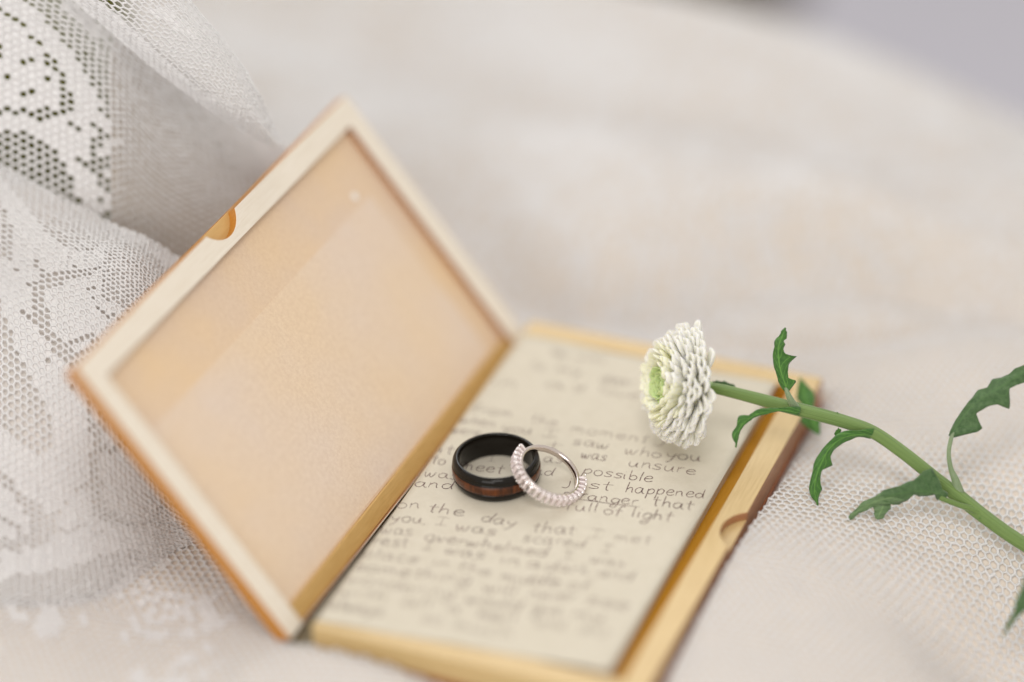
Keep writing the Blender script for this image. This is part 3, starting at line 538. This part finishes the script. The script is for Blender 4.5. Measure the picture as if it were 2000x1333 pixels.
def prong_mesh():
    V = []; F = []; n = 8; prof = [(-.160, .004), (-.153, .024), (-.132, .033), (-.11, .024), (-.09, .011), (.09, .011), (.11, .024), (.132, .033), (.153, .024), (.160, .004)]
    for z, rr in prof:
        for j in range(n): a = 2 * math.pi * j / n; V.append((.150 + rr * math.cos(a), rr * math.sin(a) * .9, z))
    for i in range(len(prof) - 1):
        for j in range(n): F.append((i * n + j, i * n + (j + 1) % n, (i + 1) * n + (j + 1) % n, (i + 1) * n + j))
    me = bpy.data.meshes.new('prong'); me.from_pydata(V, [], F); me.materials.append(M_prong); me.polygons.foreach_set('use_smooth', [True] * len(F)); return me
PM = prong_mesh()
A0, A1, NST = math.radians(148), math.radians(366), 23      # angle range that carries stones, measured in the ring's own plane
for k in range(NST):
    a = A0 + (A1 - A0) * k / (NST - 1)
    for me, nm, da in ((SM, 'gemstone', 0), (PM, 'prong', (A1 - A0) / (NST - 1) / 2)):
        o = col_link(bpy.data.objects.new(nm, me)); o.parent = sr; aa = a + da
        o.matrix_local = Matrix.Rotation(aa, 4, 'Z') @ Matrix.Translation((rs + .03, 0, 0)) @ Matrix.Rotation(random.uniform(-.06, .06), 4, 'X')

# ---------------- flower ----------------
flower = thing('chrysanthemum', 'cut white chrysanthemum with green centre and leafy stem lying across the box corner', 'flower', (6.390, 10.467, 2.531))
F0 = Vector((6.390, 10.467, 2.531)); F1 = Vector((4.974, 9.418, 2.984)); fa = (F1 - F0).normalized()
fu = fa.orthogonal().normalized(); fv = fa.cross(fu)
def petal_mesh(name, m, wmax, thick, curl):
    V = [(0, 0, 0)]; F = []; nl, n = 10, 10
    prof = [(.04, .34), (.15, .48), (.30, .62), (.45, .76), (.60, .90), (.72, .98), (.82, 1.0), (.90, .92), (.955, .74), (.99, .42)]
    for u, wd in prof:
        for j in range(n):
            a = 2 * math.pi * j / n; x = math.cos(a) * wmax * wd * .5; z = math.sin(a) * thick * wd * .5
            z += .28 * wmax * wd * (math.cos(a) ** 2) * u      # spooned
            V.append((x, u, z + curl * u * u))
    V.append((0, 1.0, curl)); L = len(V) - 1
    for j in range(n): F.append((0, 1 + (j + 1) % n, 1 + j)); F.append((L, 1 + (nl - 1) * n + j, 1 + (nl - 1) * n + (j + 1) % n))
    for i in range(nl - 1):
        for j in range(n): k = 1 + i * n; F.append((k + j, k + (j + 1) % n, k + n + (j + 1) % n, k + n + j))
    me = bpy.data.meshes.new(name); me.from_pydata(V, [], F); me.materials.append(m); me.polygons.foreach_set('use_smooth', [True] * len(F)); return me
PMs = [[petal_mesh('petal', M_petal[c], wm, tk, curl) for (wm, tk, curl) in ((.36, .11, .18), (.40, .11, .26), (.31, .10, .12))] for c in range(3)]
core = bpy.data.meshes.new('flower_core'); bm = bmesh.new(); bmesh.ops.create_icosphere(bm, subdivisions=3, radius=1)
bmesh.ops.transform(bm, verts=bm.verts, matrix=Matrix.LocRotScale(F0 + fa * .56 , fa.to_track_quat('Z', 'Y'), Vector((.86, .86, .34)))); bm.to_mesh(core); bm.free(); core.materials.append(M_petal[3])
core.polygons.foreach_set('use_smooth', [True] * len(core.polygons)); child(col_link(bpy.data.objects.new('flower_core', core)), flower)
NP = 299
for i in range(NP):
    f = (i + .5) / NP; th = i * 2.399963
    phi = math.radians(2 + 96 * f ** .68) + random.uniform(-.06, .06)
    ln = (.50 + .64 * min(1, f / .38)) * (1 + .06 * random.uniform(-1, 1)) if f < .38 else (1.14 + .22 * (f - .38) / .62) * (1 + .06 * random.uniform(-1, 1))
    rad = (fu * math.cos(th) + fv * math.sin(th)); base = F0 + fa * (.44 + .30 * (1 - f)) + rad * (.10 + .16 * math.sin(phi))
    d = (fa * math.cos(phi) + rad * math.sin(phi)).normalized(); zin = (fa * math.sin(phi) - rad * math.cos(phi)); xx = d.cross(zin)
    tw = random.uniform(-.15, .15); x2 = xx * math.cos(tw) + zin * math.sin(tw); z2 = x2.cross(d)
    ci = 2 if f < .20 else (1 if f < .42 + random.uniform(-.08, .08) else 0)
    o = col_link(bpy.data.objects.new('petal', PMs[ci][random.randrange(3)])); o.parent = flower
    wsc = (.60 + .62 * f ** .8) * random.uniform(.88, 1.12); Lc = base - F0
    o.matrix_local = Matrix(((x2.x * wsc, d.x * ln, z2.x * wsc, Lc.x), (x2.y * wsc, d.y * ln, z2.y * wsc, Lc.y), (x2.z * wsc, d.z * ln, z2.z * wsc, Lc.z), (0, 0, 0, 1)))
def tube(name, pts, rad, m, parent, n=14, groove=0.0, sub=6, cap=True):
    P = [Vector(p) for p in pts]; Pe = [2 * P[0] - P[1]] + P + [2 * P[-1] - P[-2]]; C = []; Rr = []
    for i in range(1, len(Pe) - 2):
        for k in range(sub):
            f = k / sub; a, b_, c, d = Pe[i - 1:i + 3]
            C.append(.5 * ((2 * b_) + (c - a) * f + (2 * a - 5 * b_ + 4 * c - d) * f * f + (3 * b_ - a - 3 * c + d) * f ** 3)); Rr.append(rad[i - 1] * (1 - f) + rad[i] * f)
    C.append(Pe[-2]); Rr.append(rad[-1]); V = []; F = []; up = VIEW.copy()
    for i, c in enumerate(C):
        tn = (C[min(i + 1, len(C) - 1)] - C[max(i - 1, 0)]).normalized(); e1 = tn.cross(up).normalized(); e2 = tn.cross(e1)
        for j in range(n):
            a = 2 * math.pi * j / n; r = Rr[i] * (1 + groove * math.cos(a * 5)); V.append(c + e1 * r * math.cos(a) + e2 * r * math.sin(a))
    for i in range(len(C) - 1):
        for j in range(n): F.append((i * n + j, i * n + (j + 1) % n, (i + 1) * n + (j + 1) % n, (i + 1) * n + j))
    F.append(tuple(range(n))[::-1]); F.append(tuple((len(C) - 1) * n + j for j in range(n)))
    o = mesh_obj(name, V, F, m, None, True); uv = o.data.uv_layers.new(name='UVMap'); lp = o.data.loops
    for p in o.data.polygons:
        for li in p.loop_indices:
            vi = lp[li].vertex_index; uv.data[li].uv = (math.cos(6.2832 * (vi % n) / n) * .5, (vi // n) / sub * .5)
    child(o, parent); return o
tube('stem', [(6.292, 10.473, 2.505), (6.604, 10.441, 2.550), (7.260, 10.523, 2.460), (8.486, 10.734, 2.215), (9.202, 10.826, 2.103), (9.857, 10.893, 1.993), (10.585, 10.944, 1.817), (11.420, 10.879, 1.413), (12.339, 10.765, 0.891), (12.890, 10.750, 0.545), (13.735, 10.646, 0.080), (14.714, 10.502, -0.337), (16.324, 10.478, -0.959)],
     [.10, .14, .15, .17, .175, .17, .165, .165, .17, .19, .18, .18, .18], M_stem, flower, 30, .05)
# calyx cup under the petals
cal = tube('calyx', [F0 - fa * .10, F0 + fa * .08, F0 + fa * .28, F0 + fa * .5], [.13, .20, .36, .45], M_stemtip, flower, 20, .03)
def leaf(pts, wl, wr, roll, m, fold=.25, name='leaf', ns=44, ripple=.03, ws=1.0):
    wl = [x * ws for x in wl]; wr = [x * ws for x in wr]
    P = [Vector(p) for p in pts]; Pe = [2 * P[0] - P[1]] + P + [2 * P[-1] - P[-2]]; nseg = len(P) - 1; V = []; F = []; nw = 4
    def ev(u):
        x = u * nseg; i = min(int(x), nseg - 1); f = x - i; a, b_, c, d = Pe[i:i + 4]
        return .5 * ((2 * b_) + (c - a) * f + (2 * a - 5 * b_ + 4 * c - d) * f * f + (3 * b_ - a - 3 * c + d) * f ** 3)
    def lin(arr, u):
        x = u * (len(arr) - 1); i = min(int(x), len(arr) - 2); return arr[i] * (1 - (x - i)) + arr[i + 1] * (x - i)
    for i in range(ns + 1):
        u = i / ns; c = ev(u); tn = (ev(min(1, u + .02)) - ev(max(0, u - .02))).normalized(); rl = roll if not isinstance(roll, (list, tuple)) else lin(roll, u)
        sd = tn.cross(VIEW).normalized(); up = sd.cross(tn); sd, up = sd * math.cos(rl) + up * math.sin(rl), up * math.cos(rl) - sd * math.sin(rl)
        a, b_ = lin(wl, u), lin(wr, u)
        for j in range(-nw, nw + 1):
            v = j / nw; w_ = (b_ if v > 0 else a); V.append(c + sd * (v * w_) + up * (abs(v) * w_ * fold + ripple * math.sin(u * 23 + v * 5) * abs(v)))
    k = 2 * nw + 1
    for i in range(ns):
        for j in range(k - 1): F.append((i * k + j, i * k + j + 1, (i + 1) * k + j + 1, (i + 1) * k + j))
    o = mesh_obj(name, V, F, m, None, True); uv = o.data.uv_layers.new(name='UVMap'); lp = o.data.loops
    for p in o.data.polygons:
        for li in p.loop_indices: vi = lp[li].vertex_index; uv.data[li].uv = ((vi % k) / (k - 1), (vi // k) / ns)
    so = o.modifiers.new('solid', 'SOLIDIFY'); so.thickness = .025; child(o, flower); return o
# upright leaf on its pale stalk
tube('leaf_stalk', [(8.667, 10.672, 2.203), (8.564, 10.641, 2.403), (8.456, 10.623, 2.624), (8.330, 10.709, 2.820)], [.13, .10, .075, .05], M_leafpale, flower, 12)
leaf([(8.394, 10.681, 2.744), (8.230, 10.746, 3.116), (8.075, 10.860, 3.551), (8.057, 10.975, 3.906), (8.100, 11.121, 4.087), (8.127, 11.237, 4.236)],
     [.03, .22, .10, .12, .16, .34, .12, .08, .10, .06, .09, .05, .04, .0], [.05, .08, .10, .10, .10, .09, .10, .08, .09, .07, .06, .05, .03, .0], .15, M_leaf, .3, ws=1.35)
# leaf curling to the left under the stem
leaf([(8.804, 10.438, 2.340), (8.338, 10.111, 2.520), (7.930, 9.710, 2.561), (7.671, 9.397, 2.455), (7.571, 9.183, 2.212), (7.597, 8.997, 1.935)],
     [.12, .10, .05, .05, .12, .06, .18, .10, .12, .05, .0], [.06, .06, .05, .06, .06, .09, .06, .08, .06, .03, .0], .4, M_leaf, .35)
# small leaf lying along the stem by the head
leaf([(7.131, 10.754, 2.314), (6.857, 10.833, 2.405), (6.601, 10.777, 2.477), (6.396, 10.733, 2.537)], [.03, .07, .09, .07, .0], [.03, .10, .12, .10, .0], .2, M_leafdark, .2)
# leaf behind the stem
leaf([(8.912, 11.915, 0.704), (8.692, 12.060, 1.040), (8.473, 12.295, 1.318), (8.267, 12.586, 1.485), (8.068, 12.896, 1.675)], [.0, .12, .26, .12, .20, .24, .10, .0], [.0, .20, .34, .14, .18, .24, .12, .0], .2, M_leaf, .3)
# arching leaf
leaf([(10.618, 10.830, 1.820), (10.264, 10.519, 1.956), (9.926, 10.228, 1.927), (9.690, 9.841, 1.704), (9.587, 9.521, 1.312), (9.560, 9.348, 0.902), (9.699, 9.241, 0.486)],
     [.12, .11, .09, .10, .09, .10, .10, .09, .11, .10, .09, .08, .06, .0], [.10, .08, .09, .13, .12, .14, .12, .14, .28, .07, .10, .14, .18, .06, .0], [.7, .5, .3, .2, .2], M_leaf, .35, ws=1.25)
# upper right leaf and its stalk
tube('leaf_stalk', [(12.897, 10.806, 0.620), (12.787, 10.857, 0.939), (12.644, 10.885, 1.247), (12.544, 10.984, 1.629), (12.535, 11.199, 1.938), (12.568, 11.296, 2.054)], [.15, .10, .065, .055, .055, .05], M_leafpale, flower, 12)
leaf([(12.504, 11.210, 1.971), (12.734, 11.523, 2.459), (13.069, 11.809, 2.848), (13.484, 12.163, 3.103), (13.883, 12.601, 3.302), (14.298, 13.263, 3.442)],
     [.04, .25, .46, .50, .16, .20, .24, .30, .52, .14, .16, .20, .14, .10, .0], [.05, .06, .08, .10, .12, .13, .20, .14, .24, .16, .14, .18, .12, .08, .0], .2, M_leafdark, .25, ns=60, ws=1.12)
# lower leaf, broad and dark, lying towards the left
tube('leaf_stalk', [(13.656, 10.675, 0.167), (13.321, 10.552, 0.375), (12.958, 10.395, 0.552), (12.554, 10.244, 0.761)], [.12, .08, .07, .07], M_stem, flower, 12)
leaf([(12.722, 10.342, 0.799), (12.371, 10.159, 0.932), (11.970, 9.926, 1.023), (11.511, 9.697, 0.971), (11.054, 9.481, 0.754)],
     [.03, .10, .36, .56, .50, .26, .20, .18, .16, .12, .06], [.06, .20, .06, .10, .16, .10, .26, .36, .30, .10, .05], .35, M_leafdark, .3, ripple=.04, ns=60)
leaf([(11.742, 9.819, 0.914), (11.228, 9.552, 0.843), (10.788, 9.277, 0.623), (10.496, 9.051, 0.293)], [.12, .16, .14, .12, .09, .05, .0], [.14, .18, .15, .12, .10, .06, .0], .3, M_leafpale2, .2)
leaf([(11.300, 9.676, 0.792), (11.276, 9.516, 0.580), (11.192, 9.382, 0.349)], [.12, .20, .22, .20, .12, .05], [.10, .20, .22, .14, .16, .04], .2, M_leafpale2, .2)
# short green stipules
leaf([(9.812, 10.599, 1.970), (9.788, 10.513, 1.864), (9.855, 10.479, 1.776)], [.04, .09, .0], [.04, .08, .0], .2, M_leaf, .1, 'stipule', 8)
leaf([(9.730, 10.865, 2.028), (9.671, 10.917, 2.137), (9.644, 10.952, 2.203)], [.05, .05, .0], [.04, .05, .0], .2, M_leaf, .1, 'stipule', 8)
leaf([(13.702, 10.629, 0.259), (13.594, 10.548, 0.208), (13.528, 10.507, 0.188)], [.04, .06, .0], [.04, .06, .0], .2, M_leaf, .1, 'stipule', 8)
# drooping leaf at the right edge
leaf([(16.049, 8.849, 0.927), (15.703, 8.345, 0.420), (15.426, 7.941, 0.014), (15.175, 7.648, -0.435), (14.985, 7.400, -0.855)], [.1, .3, .4, .25, .12, .05, .0], [.1, .3, .3, .25, .10, .05, .0], .3, M_leafdark, .3)
